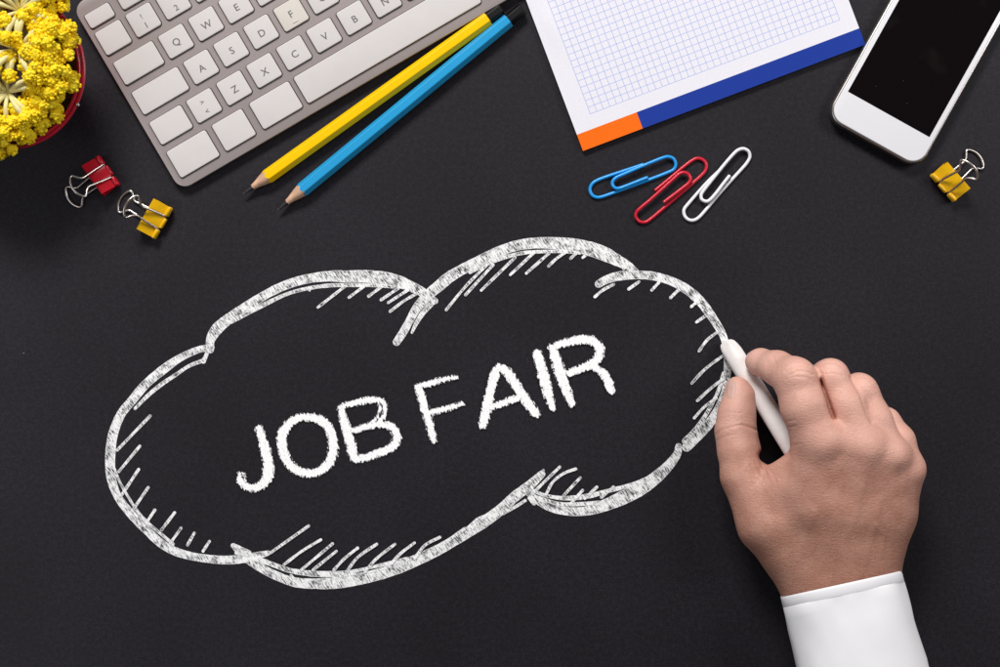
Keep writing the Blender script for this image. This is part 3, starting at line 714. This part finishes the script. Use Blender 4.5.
ico_v = None
def ico():
    import bmesh
    bm = bmesh.new(); bmesh.ops.create_icosphere(bm, subdivisions=2, radius=1)
    V = np.array([v.co[:] for v in bm.verts]); F = [tuple(v.index for v in f.verts) for f in bm.faces]; bm.free(); return V, F
IV, IF = ico()
IFa = np.array(IF)
def umbel(px, py, z, up, n, L, open_=0.0, seed=0, crs=6.8):
    rg = np.random.default_rng(seed)
    c = P(px, py, z); up = np.asarray(up, float); up /= np.linalg.norm(up)
    t = np.cross(up, [1, .3, 0]); t /= np.linalg.norm(t); b = np.cross(up, t)
    st = MB(); BV = []; BF = []; nb = 0
    hd = thing('x', '', '', c) if False else None
    for i in range(n):
        f = (i+.5)/n; th = math.acos(1-(1-math.cos(math.radians(88)))*f) if not open_ else math.radians(open_+(92-open_)*math.sqrt(f))
        phi = i*2.39996+rg.normal()*.18
        d = up*math.cos(th)+(t*math.cos(phi)+b*math.sin(phi))*math.sin(th)
        Ls = L*(.82+.3*rg.random())
        bend = np.array([0, 0, 1.])*Ls*.12
        p0 = c-up*3+d*1.5; p3 = c+d*Ls; p1 = c+d*Ls*.35+bend*.4; p2 = c+d*Ls*.7+bend
        path = catmull([p0, p1, p2, p3], 3)
        rr = np.interp(np.linspace(0, 1, len(path)), [0, .15, .7, 1], [1.0, 1.6, 2.3, 1.6])*(1.15 if open_ else .9)
        V, F = tube(path, rr, 8); st.add(V, F)
        # floret clump: sprigs of little balls
        ctr = p3+d*2.0; cr = crs*(.75+.5*rg.random())
        m = int(44*(cr/6.5)**2)
        q = rg.normal(size=(m, 3)); q /= np.linalg.norm(q, axis=1)[:, None]
        keep = (q@d) > -.55; q = q[keep]
        rad = cr*(.80+.16*rg.random(len(q)))
        # lumpy: sub-clumps
        sub = rg.normal(size=(6, 3)); sub /= np.linalg.norm(sub, axis=1)[:, None]
        rad *= .84+.30*np.max(q@sub.T, axis=1)**5
        pos = ctr+q*rad[:, None]*np.array([1, 1, .85])
        BV.append(ctr+IV*cr*.80); BF.append(IFa+nb); nb += len(IV)
        for pp in pos:
            BV.append(pp+IV*(1.25+.5*rg.random())); BF.append(IFa+nb); nb += len(IV)
    h = st.build('flower_head', MAT['stem'], pot)
    mk('florets', np.vstack(BV), np.vstack(BF).tolist(), MAT['floret'], h)
    # stalk down to the soil
    V, F = tube(catmull([(c[0]*.55+pc[0]*.45, c[1]*.55+pc[1]*.45, RZ-24), (c[0]*.8+pc[0]*.2, c[1]*.8+pc[1]*.2, (RZ+z)/2-10), tuple(c-up*2)], 4), 2.4, 8)
    mk('stalk', V, F, MAT['stem'], h)
heads = [(20, 10, 103, (.1, .05, 1), 13, 27, 58, 1), (17, 49, 104, (0, .05, 1), 14, 28, 60, 2), (7, 92, 98, (0, -.1, 1), 14, 28, 60, 3),
         (50, 42, 92, (.4, .15, 1), 22, 19, 0, 4), (52, 76, 86, (.5, -.1, 1), 22, 19, 0, 5), (43, 103, 80, (.45, -.5, 1), 18, 15, 0, 6), (26, 118, 80, (.3, -.6, 1), 20, 16, 0, 7),
         (0, 128, 84, (0, -.5, 1), 22, 19, 0, 8), (-30, 28, 98, (-.3, .2, 1), 20, 26, 0, 9), (-34, 72, 98, (-.3, 0, 1), 20, 26, 0, 10), (-30, 112, 86, (-.4, -.4, 1), 20, 22, 0, 11), (44, 8, 88, (.4, .5, 1), 18, 17, 0, 12), (-6, -14, 88, (0, .5, 1), 18, 20, 0, 13), (40, 62, 96, (.2, 0, 1), 12, 15, 0, 14)]
for hx, hy, hz, up, n, L, op, sd_ in heads: umbel(hx, hy, hz, up, n, L, op, sd_)

# ------------------------------------------------------------------ chalk stick
ca_, cb_ = P(731, 349.5, 9.6), P(800, 460, 60)
cax = (cb_-ca_); CL = np.linalg.norm(cax); cax /= CL
cs = np.cross([0, 0, 1.], cax); cs /= np.linalg.norm(cs); cu = np.cross(cax, cs)
V = []; F = []; n = 40
profc = [(-9.5, 5.2), (-8.6, 6.9), (-6.5, 8.2), (-2, 9.2), (4, 9.6), (20, 9.7), (60, 9.75), (CL-4, 9.9), (CL-1, 9.7), (CL, 8.8)]
for s, r in profc:
    for k in range(n):
        a = 2*PI*k/n; q = cs*math.cos(a)+cu*math.sin(a)
        p = ca_+cax*s+q*r*(1+.012*mnoise.noise(Vector((s*.2, a*2, 1))))
        V.append(p)
V = np.array(V)
for nrm, off in ((np.array([.35, .80, .50]), 6.6), (np.array([-.72, .25, .66]), 7.6)):     # worn facets at the writing end
    nrm = nrm/np.linalg.norm(nrm); d = (V-ca_)@nrm-off; msk = (d > 0) & ((V-ca_)@cax < 8); V[msk] -= d[msk, None]*nrm
V[:, 2] = np.maximum(V[:, 2], .25)
for i in range(len(profc)-1):
    for k in range(n): F.append((i*n+k, i*n+(k+1) % n, (i+1)*n+(k+1) % n, (i+1)*n+k))
F.append(tuple(range(n))[::-1]); F.append(tuple((len(profc)-1)*n+k for k in range(n)))
tag(mk('chalk_stick', V, F, MAT['chalk'], sharp=24), 'white chalk stick held between thumb and index finger, its tip on the cloud', 'chalk')

# ------------------------------------------------------------------ hand (signed distance field, then surface nets)
def HP(px, py, z, r): return (*P(px, py, z), r*K(z))
VOX = 1.05
lo = np.array([185., -345., 0.]); hi = np.array([445., 5., 140.])
gx = np.arange(lo[0], hi[0], VOX, dtype=np.float32); gy = np.arange(lo[1], hi[1], VOX, dtype=np.float32); gz = np.arange(lo[2]+.2, hi[2], VOX, dtype=np.float32)
GX, GY, GZ = gx[:, None, None], gy[None, :, None], gz[None, None, :]
def cone(a, b):
    (ax, ay, az, ra), (bx_, by_, bz_, rb) = a, b
    dx, dy, dz = bx_-ax, by_-ay, bz_-az; L2 = dx*dx+dy*dy+dz*dz+1e-6
    t = np.clip(((GX-ax)*dx+(GY-ay)*dy+(GZ-az)*dz)/L2, 0, 1).astype(np.float32)
    return np.sqrt((GX-ax-t*dx)**2+(GY-ay-t*dy)**2+(GZ-az-t*dz)**2)-(ra+(rb-ra)*t)
def smin(a, b, k):
    h = np.clip(.5+.5*(b-a)/k, 0, 1); return b+(a-b)*h-k*h*(1-h)
def ball(c, s=(1, 1, 1)):
    x, y, z, r = c
    return (np.sqrt(((GX-x)/s[0])**2+((GY-y)/s[1])**2+((GZ-z)/s[2])**2)-r)
def chain(pts, k=5):
    d = None
    for a, b in zip(pts[:-1], pts[1:]):
        c = cone(a, b); d = c if d is None else smin(d, c, k)
    return d
H = HP
# back of the hand and palm
meta = [(H(818,440,90,25.5), H(812,500,67,31), H(818,578,47,30)),
        (H(859,447,93,23.5), H(846,505,69,28), H(842,580,51,31)),
        (H(886,456,82,22), H(872,510,63,27), H(856,580,48,30)),
        (H(903,470,66,21), H(889,515,53,25), H(870,574,43,27))]
palm = None
for m_ in meta:
    c = chain(m_, 10); palm = c if palm is None else smin(palm, c, 21)
palm = smin(palm, chain([H(744,476,46,22.5), H(768,522,52,30), H(808,580,46,29)], 10), 16)      # thumb metacarpal
palm = smin(palm, cone(H(778,490,60,23), H(812,478,74,24)), 12)                            # web
palm = smin(palm, chain([H(812,575,46,30), H(826,640,48,31)], 8), 10)
palm = smin(palm, chain([H(866,572,44,28), H(886,640,48,31)], 8), 10)
palm = smin(palm, cone(H(842,575,48,31), H(858,640,50,32)), 10)
palm = smin(palm, cone(H(800,510,38,24), H(868,505,36,24)), 18)                            # ball of the palm underneath
palm = smin(palm, cone(H(840,436,92,15), H(868,441,92,14)), 12); palm = smin(palm, cone(H(868,442,91,14), H(893,455,80,14)), 12)
# knuckles and tendons
for kx, ky, kz, kr in ((826,440,103,7.5), (866,447,103,7), (893,455,93,6.5), (911,468,72,9)):
    palm = smin(palm, ball(H(kx, ky, kz, kr)), 15)
for p0, p1 in (((827,446,106), (822,555,70)), ((866,453,107), (840,560,76)), ((892,460,95), (860,562,72)), ((910,474,74), (874,562,64))):
    palm = smin(palm, cone(H(*p0, 2.6), H(*p1, 1.6)), 9)
index = chain([H(818,440,91,24.5), H(804,406,94,23), H(795,379,90,20.8), H(777,368,66,16.5), H(760,362,44,12.6), H(756.5,361.5,38,10.8)], 6)
middle = chain([H(860,444,93,21.5), H(845,406,88,19.6), H(829.5,378,80,18.6), H(817,381,55,15), H(806,388,32,12.5)], 6)
ring_ = chain([H(886,453,82,20), H(873,420,80,18.4), H(859.5,391,75,17), H(846,398,46,14.5), H(832,408,24,12)], 6)
pinky = chain([H(905,468,62,18.8), H(897,441,61,17.2), H(885,423,58,15), H(868,424,34,12.4), H(852,430,15,11.5)], 5)
thumb = chain([H(744,476,46,22.8), H(739,450,44,20.3), H(735.5,431,40,19.6), H(737,413,38,17.6), H(739.5,396,34,13.8), H(737.5,387.5,33,11.4)], 7)
index = smin(index, ball(H(799,376,101,11)), 8)
middle = smin(middle, ball(H(831,377,89,9.5)), 9)
ring_ = smin(ring_, ball(H(861.5,390,84,8)), 8)
D = smin(palm, index, 7)
D = smin(D, middle, 4.0)
D = smin(D, thumb, 7)
D = smin(D, ring_, 4.0); D = smin(D, pinky, 3.5)
# keep fingers apart: carve the clefts
def carve(D, a, b, k=3):
    return -smin(-D, cone(a, b), k)
def cleft(D, pts, zf, k=1.6):
    kk = (HC-GZ)/HC; IX = GX/kk+500; IY = 333.5-GY/kk; best = None
    for (ax, ay, ra), (bx_, by_, rb) in zip(pts[:-1], pts[1:]):
        dx, dy = bx_-ax, by_-ay; t = np.clip(((IX-ax)*dx+(IY-ay)*dy)/(dx*dx+dy*dy), 0, 1)
        d = np.sqrt((IX-ax-t*dx)**2+(IY-ay-t*dy)**2)-(ra+(rb-ra)*t); best = d if best is None else np.minimum(best, d)
    return -smin(-D, np.maximum(best, zf-GZ).astype(np.float32), k)
D = cleft(D, [(821,380,.55), (824.5,391,1.0), (829.5,406,1.6), (834,418,1.4)], 88, 4.5)
D = smin(D, cone(H(774,473,64,9), H(794,462,76,10)), 6)
# slack at web between thumb and index
D = carve(D, H(764,456,60,5.0), H(766,458,15,7), 4)

def surface_nets(D, org, vox):
    nx, ny, nz = D.shape; neg = D < 0
    c = np.zeros((nx-1, ny-1, nz-1), dtype=np.uint8)
    for i in (0, 1):
        for j in (0, 1):
            for k in (0, 1): c += neg[i:nx-1+i, j:ny-1+j, k:nz-1+k]
    act = (c > 0) & (c < 8); I = np.argwhere(act); idx = -np.ones(act.shape, dtype=np.int64); idx[act] = np.arange(len(I))
    ps = np.zeros((len(I), 3)); cnt = np.zeros(len(I))
    cor = [(i, j, k) for i in (0, 1) for j in (0, 1) for k in (0, 1)]
    val = {q: D[I[:, 0]+q[0], I[:, 1]+q[1], I[:, 2]+q[2]] for q in cor}
    for a in cor:
        for ax in range(3):
            if a[ax] == 0:
                b = list(a); b[ax] = 1; b = tuple(b)
                va, vb = val[a], val[b]; m = (va < 0) != (vb < 0)
                t = va[m]/(va[m]-vb[m]); p = np.tile(np.array(a, float), (m.sum(), 1)); p[:, ax] += t
                ps[m] += p; cnt[m] += 1
    V = org+(I+ps/cnt[:, None])*vox
    F = []
    for ax in range(3):
        u, w = [(1, 2), (2, 0), (0, 1)][ax]
        sl0 = [slice(None)]*3; sl1 = [slice(None)]*3; sl0[ax] = slice(0, -1); sl1[ax] = slice(1, None)
        A_, B_ = neg[tuple(sl0)], neg[tuple(sl1)]
        E = np.argwhere(A_ != B_); ok = (E[:, u] > 0) & (E[:, w] > 0) & (E[:, u] < D.shape[u]-1) & (E[:, w] < D.shape[w]-1); E = E[ok]
        s = A_[tuple(E.T)]
        def g(du, dw):
            q = E.copy(); q[:, u] += du; q[:, w] += dw; return idx[tuple(q.T)]
        q = np.c_[g(-1, -1), g(0, -1), g(0, 0), g(-1, 0)]
        q[~s] = q[~s][:, ::-1]; F.append(q)
    return V, np.vstack(F)
HV, HF = surface_nets(D, np.array([gx[0], gy[0], gz[0]], float), VOX)
# drop specks: keep the largest connected part
par = np.arange(len(HV))
for _ in range(400):
    mn = par[HF].min(1); new = par.copy()
    for k in range(4): np.minimum.at(new, HF[:, k], mn)
    new = new[new]
    if (new == par).all(): break
    par = new
vals, cn = np.unique(par, return_counts=True); keepv = par == vals[cn.argmax()]
HF = HF[keepv[HF].all(1)]; remap = -np.ones(len(HV), int); remap[keepv] = np.arange(keepv.sum()); HV = HV[keepv]; HF = remap[HF]
def vnormals(V, F):
    n = np.cross(V[F[:, 2]]-V[F[:, 0]], V[F[:, 3]]-V[F[:, 1]]); N = np.zeros_like(V)
    for k in range(4): np.add.at(N, F[:, k], n)
    return N/(np.linalg.norm(N, axis=1)[:, None]+1e-9)
def relax(V, F, it, lam=.5):
    for _ in range(it):
        s = np.zeros_like(V); c = np.zeros(len(V))
        for a, b in ((0, 1), (1, 2), (2, 3), (3, 0)):
            np.add.at(s, F[:, a], V[F[:, b]]); np.add.at(c, F[:, a], 1); np.add.at(s, F[:, b], V[F[:, a]]); np.add.at(c, F[:, b], 1)
        V = V+lam*(s/c[:, None]-V)
    return V
HV = relax(HV, HF, 4)
Nn = vnormals(HV, HF)
# skin folds: (image polyline, depth, half width) pressed into the camera-facing skin
IMG = np.c_[HV[:, 0]/((HC-HV[:, 2])/HC)+500, 333.5-HV[:, 1]/((HC-HV[:, 2])/HC)]
def pdist(pts, Q):
    best = np.full(len(Q), 1e9)
    for a, b in zip(pts[:-1], pts[1:]):
        a = np.array(a); d = np.array(b)-a; t = np.clip(((Q-a)@d)/(d@d), 0, 1); best = np.minimum(best, np.linalg.norm(Q-a-t[:, None]*d, axis=1))
    return best
folds = [([(851,377),(856,386),(861,396),(867,413),(872,422)], 1.5, 2.0),
 ([(820,372),(824,388),(830,404)], .8, 1.6), ([(785,371.5),(792,366.5),(800,365),(809,366.5)], .55, 1.0), ([(789,375.5),(797,371.5),(806,371.5),(813,374.5)], .6, 1.0), ([(786,379),(795,376.4),(804,377),(811,380)], .4, 1.0), ([(797,361.5),(804,362),(811,365)], .3, .9),
 ([(822,363.5),(830,362),(838,364),(843,368)], .5, 1.0), ([(824,369),(832,367),(840,369.5)], .4, 1.0), ([(826,374),(834,373),(842,376)], .3, .9),
 ([(858,377),(865,377),(872,382)], .4, .9), ([(861,383),(868,384),(875,389)], .3, .9),
 ([(714,436),(722,430),(731,427),(740,425)], .5, 1.1), ([(742,425),(749,427),(756,430)], 1.0, 1.3), ([(716,441),(726,436),(737,434)], .3, 1.0), ([(721,414),(731,412),(741,413)], .2, .9),
 ([(750,465),(754,471),(757,480)], .6, 1.1), ([(755,463),(760,470),(763,479)], .55, 1.1), ([(761,464),(765,470),(767,478)], .45, 1.0), ([(747,470),(750,478),(752,486)], .35, 1.0),
 ([(766,466),(773,474),(776,482)], .35, 1.1), ([(780,448),(790,447),(800,444)], .3, 1.0), ([(779,441),(788,440),(796,438)], .25, 1.0), ([(783,430),(789,427),(796,426)], .35, 1.0), ([(782,424),(788,421),(795,420)], .25, 1.0),
 ([(765,357),(768,364),(767,372)], .22, 1.1), ([(772,356),(776,364),(775,374)], .22, 1.1)]
disp = np.zeros(len(HV)); upf = np.clip(Nn[:, 2]*1.6+.25, 0, 1)
for pts, dep, wd in folds:
    d = pdist([np.array(q, float) for q in pts], IMG); g = np.exp(-(d/wd/1.15)**2)-.2*np.exp(-((d-2.4)/1.5)**2); disp -= dep*.95*g*upf
# gentle unevenness, vein on the back of the hand
nz_ = np.array([mnoise.noise(Vector((v[0]*.045, v[1]*.045, v[2]*.045))) for v in HV]); disp += nz_*.7
for pts, hgt, wd in (([(880,500),(876,525),(868,552),(862,575)], .5, 3.6), ([(861,488),(858,510),(848,535)], .4, 3.4), ([(876,525),(884,535),(882,556)], .45, 2.6), ([(815,512),(806,535),(800,560)], .4, 3.5)):
    d = pdist([np.array(q, float) for q in pts], IMG); disp += hgt*np.exp(-(d/wd)**2)*upf
# hollows between the tendons behind the knuckles
for (x, y), dep, wd in (((838,474), 1.2, 15), ((875,480), .9, 12), ((845,500), 1.2, 14), ((800,500), .8, 14)):
    d = np.linalg.norm((IMG-[x, y])*[1, .75], axis=1); disp -= dep*np.exp(-(d/wd)**2)*upf
HV = HV+Nn*disp[:, None]
HV[:, 2] = np.maximum(HV[:, 2], .3)
# flush of the knuckles and fingertips
fl = np.zeros(len(HV))
for x, y, wd, a in ((799,371,13,.55), (834,367,12,.6), (866,382,11,.6), (892,420,12,.5), (828,443,15,.35), (868,450,15,.5), (895,456,13,.5), (918,470,13,.6), (752,362,14,.75), (735,384,14,.5), (737,428,16,.3), (790,470,25,.2), (905,440,12,.4)):
    d = np.linalg.norm(IMG-[x, y], axis=1); fl = fl+(1-fl)*a*.6*np.exp(-(d/wd/1.25)**2)
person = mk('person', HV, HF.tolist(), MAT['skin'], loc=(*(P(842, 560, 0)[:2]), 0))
fl = np.clip(fl+.50*np.clip((470-IMG[:, 1])/60, 0, 1), 0, .95)
tn = np.clip((IMG[:, 1]-480)/60, 0, 1)*.5  # darkens towards the wrist: hair tone, and shading put into the skin colour
a2 = person.data.attributes.new('hair_shade', 'FLOAT', 'POINT'); a2.data.foreach_set('value', tn.astype(np.float32))
at = person.data.attributes.new('flush', 'FLOAT', 'POINT'); at.data.foreach_set('value', fl.astype(np.float32))
tag(person, 'right hand in a white shirt cuff, holding the chalk, the rest out of frame', 'person')

# thumbnail laid on the thumb
bvh = BVHTree.FromPolygons([Vector(v) for v in HV], [tuple(f) for f in HF.tolist()])
nvv = []; nn_ = []; na_, nr_ = 28, 8
ncx, ncy, nax, nay, nrot = 731.0, 389.0, 4.6, 10.4, math.radians(7)
cam = Vector((0, 0, HC))
def hit(px, py):
    q = P(px, py, 0); d = (Vector(q)-cam).normalized(); h = bvh.ray_cast(cam, d); return h[0], h[1]
for i in range(nr_+1):
    for k in range(na_):
        a = 2*PI*k/na_; f = i/nr_
        sx = math.copysign(abs(math.cos(a))**.75, math.cos(a))*nax*f; sy = math.copysign(abs(math.sin(a))**.8, math.sin(a))*nay*f
        x = ncx+sx*math.cos(nrot)-sy*math.sin(nrot); y = ncy+sx*math.sin(nrot)+sy*math.cos(nrot)
        h, nrm = hit(x, y)
        if h is None: h, nrm = hit(ncx+(x-ncx)*.8, ncy+(y-ncy)*.9)
        if h is None: h, nrm = hit(ncx, ncy)
        lift = .55*(1-f**6)-.25*f**6
        nvv.append(np.array(h)+np.array(nrm)*lift)
NF = [(i*na_+k, (i+1)*na_+k, (i+1)*na_+(k+1) % na_, i*na_+(k+1) % na_) for i in range(nr_) for k in range(na_)]
nl = mk('fingernail', nvv, NF, MAT['nail'], person)

# ------------------------------------------------------------------ shirt sleeve
secs = []   # image: left x,y / right x,y / z of centre / half height
def sec(lx, ly, rx, ry, z, hh_, top=None):
    Lp_, Rp_ = P(lx, ly, z), P(rx, ry, z); c = (Lp_+Rp_)/2; a = (Rp_-Lp_)/2
    tp = P((lx+rx)/2, (ly+ry)/2, z+hh_) if top is None else P(*top, z+hh_)
    return c, a, tp-c, np.array([0, 0, -hh_])
lx0, ly0, rx0, ry0 = 783.4, 597.6, 899.8, 571.8
ux, uy = .245, .97
S_ = []
for s, grow in ((-.0, 0), (.8, .5), (2, .7), (9.0, .8), (9.6, .45), (10.4, .45), (11.2, .75), (22, .7), (35, .9), (50, 1.1), (70, 1.5), (90, 1.8), (120, 2.4), (170, 3.5), (240, 5), (330, 8), (420, 12)):
    lx = lx0+s*.232-grow; ly = ly0+s*.97; rx = rx0+s*.248+grow; ry = ry0+s*.965
    S_.append(sec(lx, ly, rx, ry, 52, 45+grow*.9))
n = 96; SV = []; SF = []
for i, (c, a, t, bt) in enumerate(S_):
    for k in range(n):
        an = 2*PI*k/n; cx_, sy_ = math.cos(an), math.sin(an)
        e = .88
        cx2 = math.copysign(abs(cx_)**e, cx_); sy2 = math.copysign(abs(sy_)**e, sy_)
        p = c+a*cx2+(t if sy2 > 0 else bt)*abs(sy2)
        nzv = mnoise.noise(Vector((p[0]*.018, p[1]*.03, p[2]*.02)))*1.9+mnoise.noise(Vector((p[0]*.06+p[1]*.035, p[1]*.02, p[2]*.05)))*1.0
        if i > 0:
            rad = (p-c)/np.linalg.norm(p-c); p = p+rad*nzv*min(1, max(0, i-4)/3)
        p[2] = max(p[2], .4); SV.append(p)
for i in range(len(S_)-1):
    for k in range(n): SF.append((i*n+k, (i+1)*n+k, (i+1)*n+(k+1) % n, i*n+(k+1) % n))
SF.append(tuple((len(S_)-1)*n+k for k in range(n))[::-1])
slv = mk('shirt_sleeve', SV, SF, MAT['shirt'], person)
so = slv.modifiers.new('s', 'SOLIDIFY'); so.thickness = 1.3*S; so.offset = -1
es = slv.modifiers.new('e', 'EDGE_SPLIT'); es.split_angle = math.radians(50)
# stitching along the cuff edge
mb = MB(); SVa = np.array(SV).reshape(len(S_), n, 3)
c, a, t, bt = S_[5]
ringp = SVa[5]
m = 420; seg = []
for k in range(m):
    f = k/m*n; i0 = int(f) % n; f -= int(f); seg.append(ringp[i0]*(1-f)+ringp[(i0+1) % n]*f)
seg = np.array(seg); rc = seg-c; rc /= np.linalg.norm(rc, axis=1)[:, None]
for k in range(0, m-2, 4):
    V, F = tube([seg[k]+rc[k]*.05, seg[k+1]+rc[k+1]*.22, seg[k+2]+rc[k+2]*.05], .30, 6); mb.add(V, F)
mb.build('stitching', MAT['thread'], slv)

# ------------------------------------------------------------------ camera, light
cam_d = bpy.data.cameras.new('camera'); cam_o = link(bpy.data.objects.new('camera', cam_d))
cam_o.location = (0, 0, HC*S); cam_d.sensor_width = 36; cam_d.lens = 36*HC/1000
cam_d.clip_start = .01; cam_d.clip_end = 50
scene.camera = cam_o
def area(name, loc, target, size, power, col=(1, 1, 1), sizey=None):
    d = bpy.data.lights.new(name, 'AREA'); d.energy = power; d.size = size; d.color = col
    if sizey: d.shape = 'RECTANGLE'; d.size_y = sizey
    o = link(bpy.data.objects.new(name, d)); o.location = loc
    o.rotation_euler = (Vector(target)-Vector(loc)).to_track_quat('-Z', 'Y').to_euler(); return o
area('key_softbox', (-.45, 1.75, 1.55), (.03, .0, 0), .8, 57, (1, .985, .965), .55)
area('right_softbox', (1.15, .55, 1.0), (0.1, 0, 0), .6, 9, (1, .985, .99))
area('fill_softbox', (-1.1, -.35, 1.1), (0, 0, 0), .8, 5, (.95, .96, 1))
w = bpy.data.worlds.new('World'); scene.world = w; w.use_nodes = True
w.node_tree.nodes['Background'].inputs[0].default_value = (.95, .96, 1, 1); w.node_tree.nodes['Background'].inputs[1].default_value = .07
scene.view_settings.view_transform = 'Standard'; scene.view_settings.look = 'None'; scene.view_settings.exposure = 0; scene.view_settings.gamma = 1
scene.cycles.transparent_max_bounces = 16
scene.cycles.use_denoising = True
